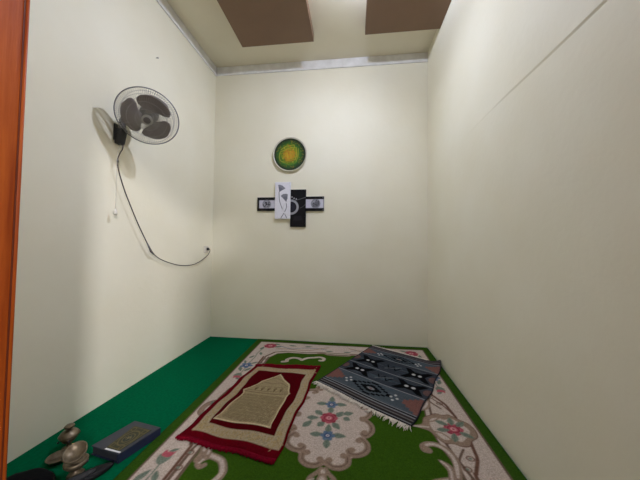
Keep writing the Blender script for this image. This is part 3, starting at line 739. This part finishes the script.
bm = bmesh.new(); lathe(bm, [(0, .0625), (.019, .0615), (.021, .058)], C0, N_, 30); obj('badge', bm, M['fan_grey'], hb, True)
bm = bmesh.new(); lathe(bm, [(0, .034), (.020, .032), (.030, .022), (.031, -.03), (0, -.03)], C0, N_, 30); obj('spinner', bm, M['fan_grey'], fan, True)
for ang in (190, 70, -50):
    bm = bmesh.new(); a0 = math.radians(ang); nr, nt = 12, 11; top, bot = [], []
    for i in range(nr):
        f = i / (nr - 1); r = .024 + (.150 - .024) * f
        wl = math.radians(16 + 39 * min(1, f * 1.9) ** .8) * (1 if f < .72 else math.sqrt(max(0.02, 1 - ((f - .72) / .30) ** 2)))
        sw = math.radians(14) * f
        rt, rb = [], []
        for j in range(nt):
            g = j / (nt - 1) * 2 - 1
            a = a0 - sw + wl * g + math.radians(4)
            h = .020 * g * (1 - .35 * f) + .004 * (1 - g * g) - .002
            rt.append(bm.verts.new(fp(r, a, h + .0011))); rb.append(bm.verts.new(fp(r, a, h - .0011)))
        top.append(rt); bot.append(rb)
    for i in range(nr - 1):
        for j in range(nt - 1):
            bm.faces.new((top[i][j], top[i][j + 1], top[i + 1][j + 1], top[i + 1][j])); bm.faces.new((bot[i][j], bot[i + 1][j], bot[i + 1][j + 1], bot[i][j + 1]))
    loop = [(i, 0) for i in range(nr)] + [(nr - 1, j) for j in range(1, nt)] + [(i, nt - 1) for i in range(nr - 2, -1, -1)] + [(0, j) for j in range(nt - 2, 0, -1)]
    for (i, j), (k, l) in zip(loop, loop[1:] + loop[:1]): bm.faces.new((top[i][j], top[k][l], bot[k][l], bot[i][j]))
    obj('blade', bm, M['blade'], fan, True)
# motor, neck, wall bracket
bm = bmesh.new(); lathe(bm, [(0, -.030), (.034, -.032), (.052, -.045), (.058, -.066), (.056, -.10), (.044, -.125), (.022, -.136), (0, -.138)], C0, N_, 36); obj('motor_housing', bm, M['fan_grey'], fan, True)
mc = C0 - N_ * .10
bm = bmesh.new(); tube(bm, cr([mc + Vector((0, 0, -.02)), mc + Vector((-.035, -.010, -.055)), Vector((XL + .060, 1.582, 1.835)), Vector((XL + .040, 1.588, 1.76))], 6), .021, 14); obj('neck', bm, M['fan_grey'], fan, True)
bm = bmesh.new(); box(bm, (XL + .0005, 1.566, 1.668), (XL + .060, 1.616, 1.772), .010, seg=3)
for v in bm.verts:                                    # the box narrows downward
    f = (v.co.z - 1.668) / .104; v.co.x = XL + (v.co.x - XL) * (.62 + .38 * f)
obj('wall_bracket', bm, M['fan_black'], fan, True)
bm = bmesh.new(); box(bm, (XL + .0004, 1.560, 1.69), (XL + .012, 1.622, 1.80), .003); obj('mounting_plate', bm, M['fan_black'], fan)
# power cord
cp = [(-1.519, 1.600, 1.676), (-1.512, 1.592, 1.640), (-1.515, 1.573, 1.598), (-1.519, 1.563, 1.549), (-1.519, 1.573, 1.492), (-1.519, 1.62, 1.378), (-1.519, 1.681, 1.266), (-1.519, 1.756, 1.14), (-1.519, 1.847, 1.005), (-1.522, 1.885, .955)]
cq = [(-1.530, 1.92, .935), (-1.532, 1.998, .893), (-1.532, 2.119, .854), (-1.532, 2.283, .822), (-1.532, 2.453, .821), (-1.532, 2.591, .853), (-1.532, 2.704, .901), (-1.530, 2.748, .940), (-1.522, 2.735, .966), (-1.522, 2.715, .971)]
bm = bmesh.new(); tube(bm, cr(cp + cq, 6), .0034, 8); cord = obj('power_cord', bm, M['cord'], fan, True)
bm = bmesh.new(); tube(bm, [(-1.519, 1.838, 1.018), (-1.5225, 1.885, .955), (-1.530, 1.925, .932)], .0075, 10, radii=[.004, .0085, .005]); obj('cord_joint', bm, M['fan_grey'], cord, True)
bm = bmesh.new(); tube(bm, [(-1.519, 1.563, 1.556), (-1.519, 1.564, 1.540)], .006, 10); obj('cord_knot', bm, M['fan_black'], cord, True)
bm = bmesh.new(); lathe(bm, [(0, 0), (.014, 0), (.016, .006), (.014, .016), (.007, .022), (0, .022)], (XL + .0168, 2.712, .971), (1, 0, 0), 20); obj('plug', bm, M['fan_black'], cord, True)
# pull cord
bm = bmesh.new(); tube(bm, [(-1.514, 1.575, 1.660), (-1.513, 1.553, 1.60), (-1.513, 1.551, 1.45), (-1.513, 1.554, 1.27), (-1.514, 1.553, 1.232)], .0014, 6); pc_ = obj('pull_cord', bm, M['string'], fan, True)
bm = bmesh.new(); lathe(bm, [(0, 0), (.005, -.002), (.010, -.016), (.013, -.030), (.010, -.038), (0, -.040)], (-1.514, 1.553, 1.236), (0, 0, 1), 18); obj('pull_knob', bm, M['clear'], pc_, True)

# socket
t = thing('wall_socket', 'small white wall socket holding the black fan plug near the back corner', 'socket', (XL, 2.706, .966))
bm = bmesh.new(); box(bm, (XL + .0004, 2.668, .93), (XL + .010, 2.752, 1.004), .004); obj('face_plate', bm, M['white'], t)
bm = bmesh.new(); lathe(bm, [(.022, 0), (.022, .006), (.019, .0065), (.018, .002), (0, .002)], (XL + .0098, 2.712, .971), (1, 0, 0), 26); obj('socket_ring', bm, M['white'], t, True)
# nail
bm = bmesh.new(); lathe(bm, [(.0022, -.004), (.0022, .016), (.0055, .016), (.0055, .019), (0, .020)], (XL, 1.918, 2.489), (1, 0, 0), 12)
tag(obj('nail', bm, M['steel'], at=(XL, 1.918, 2.489)), 'small bare nail in the left wall above the fan, below the cornice', 'nail')

# ================================================================== LIGHT, WORLD, CAMERA
w = bpy.data.worlds.new('World'); scene.world = w; w.use_nodes = True
bg = w.node_tree.nodes['Background']; bg.inputs['Color'].default_value = (1, .95, .82, 1); bg.inputs['Strength'].default_value = .3
# daylight of the window outside the doorway, reaching in from behind on the right
al = bpy.data.lights.new('daylight_window', 'AREA'); al.shape = 'RECTANGLE'; al.size = .7; al.size_y = 1.0; al.energy = 560; al.color = (.96, .93, 1)
lo = bpy.data.objects.new('daylight_window', al); COL.objects.link(lo)
lo.location = Vector((4.3, -5.15, 3.9)) * SC
lo.rotation_euler = (Vector((-.1, .5, 1.1)) * SC - lo.location).to_track_quat('-Z', 'Y').to_euler()

f, yaw, pitch, roll = 268.256, .118511, .0278652, .0107685
fwd = Vector((-math.sin(yaw) * math.cos(pitch), math.cos(yaw) * math.cos(pitch), math.sin(pitch)))
r0 = Vector((math.cos(yaw), math.sin(yaw), 0)); u0 = r0.cross(fwd)
right = r0 * math.cos(roll) + u0 * math.sin(roll); up = u0 * math.cos(roll) - r0 * math.sin(roll)
cam = bpy.data.cameras.new('Camera'); co = bpy.data.objects.new('Camera', cam); COL.objects.link(co)
cam.sensor_width = 36; cam.sensor_fit = 'HORIZONTAL'; cam.lens = f / 640 * 36; cam.clip_start = .02
mw = Matrix((right, up, -fwd)).transposed().to_4x4(); mw.translation = Vector((0, 0, 1)) * SC
co.matrix_world = mw
scene.camera = co
vs = scene.view_settings
vs.view_transform = 'Standard'; vs.look = 'None'; vs.gamma = 1; vs.exposure = -0.19; vs.use_curve_mapping = False
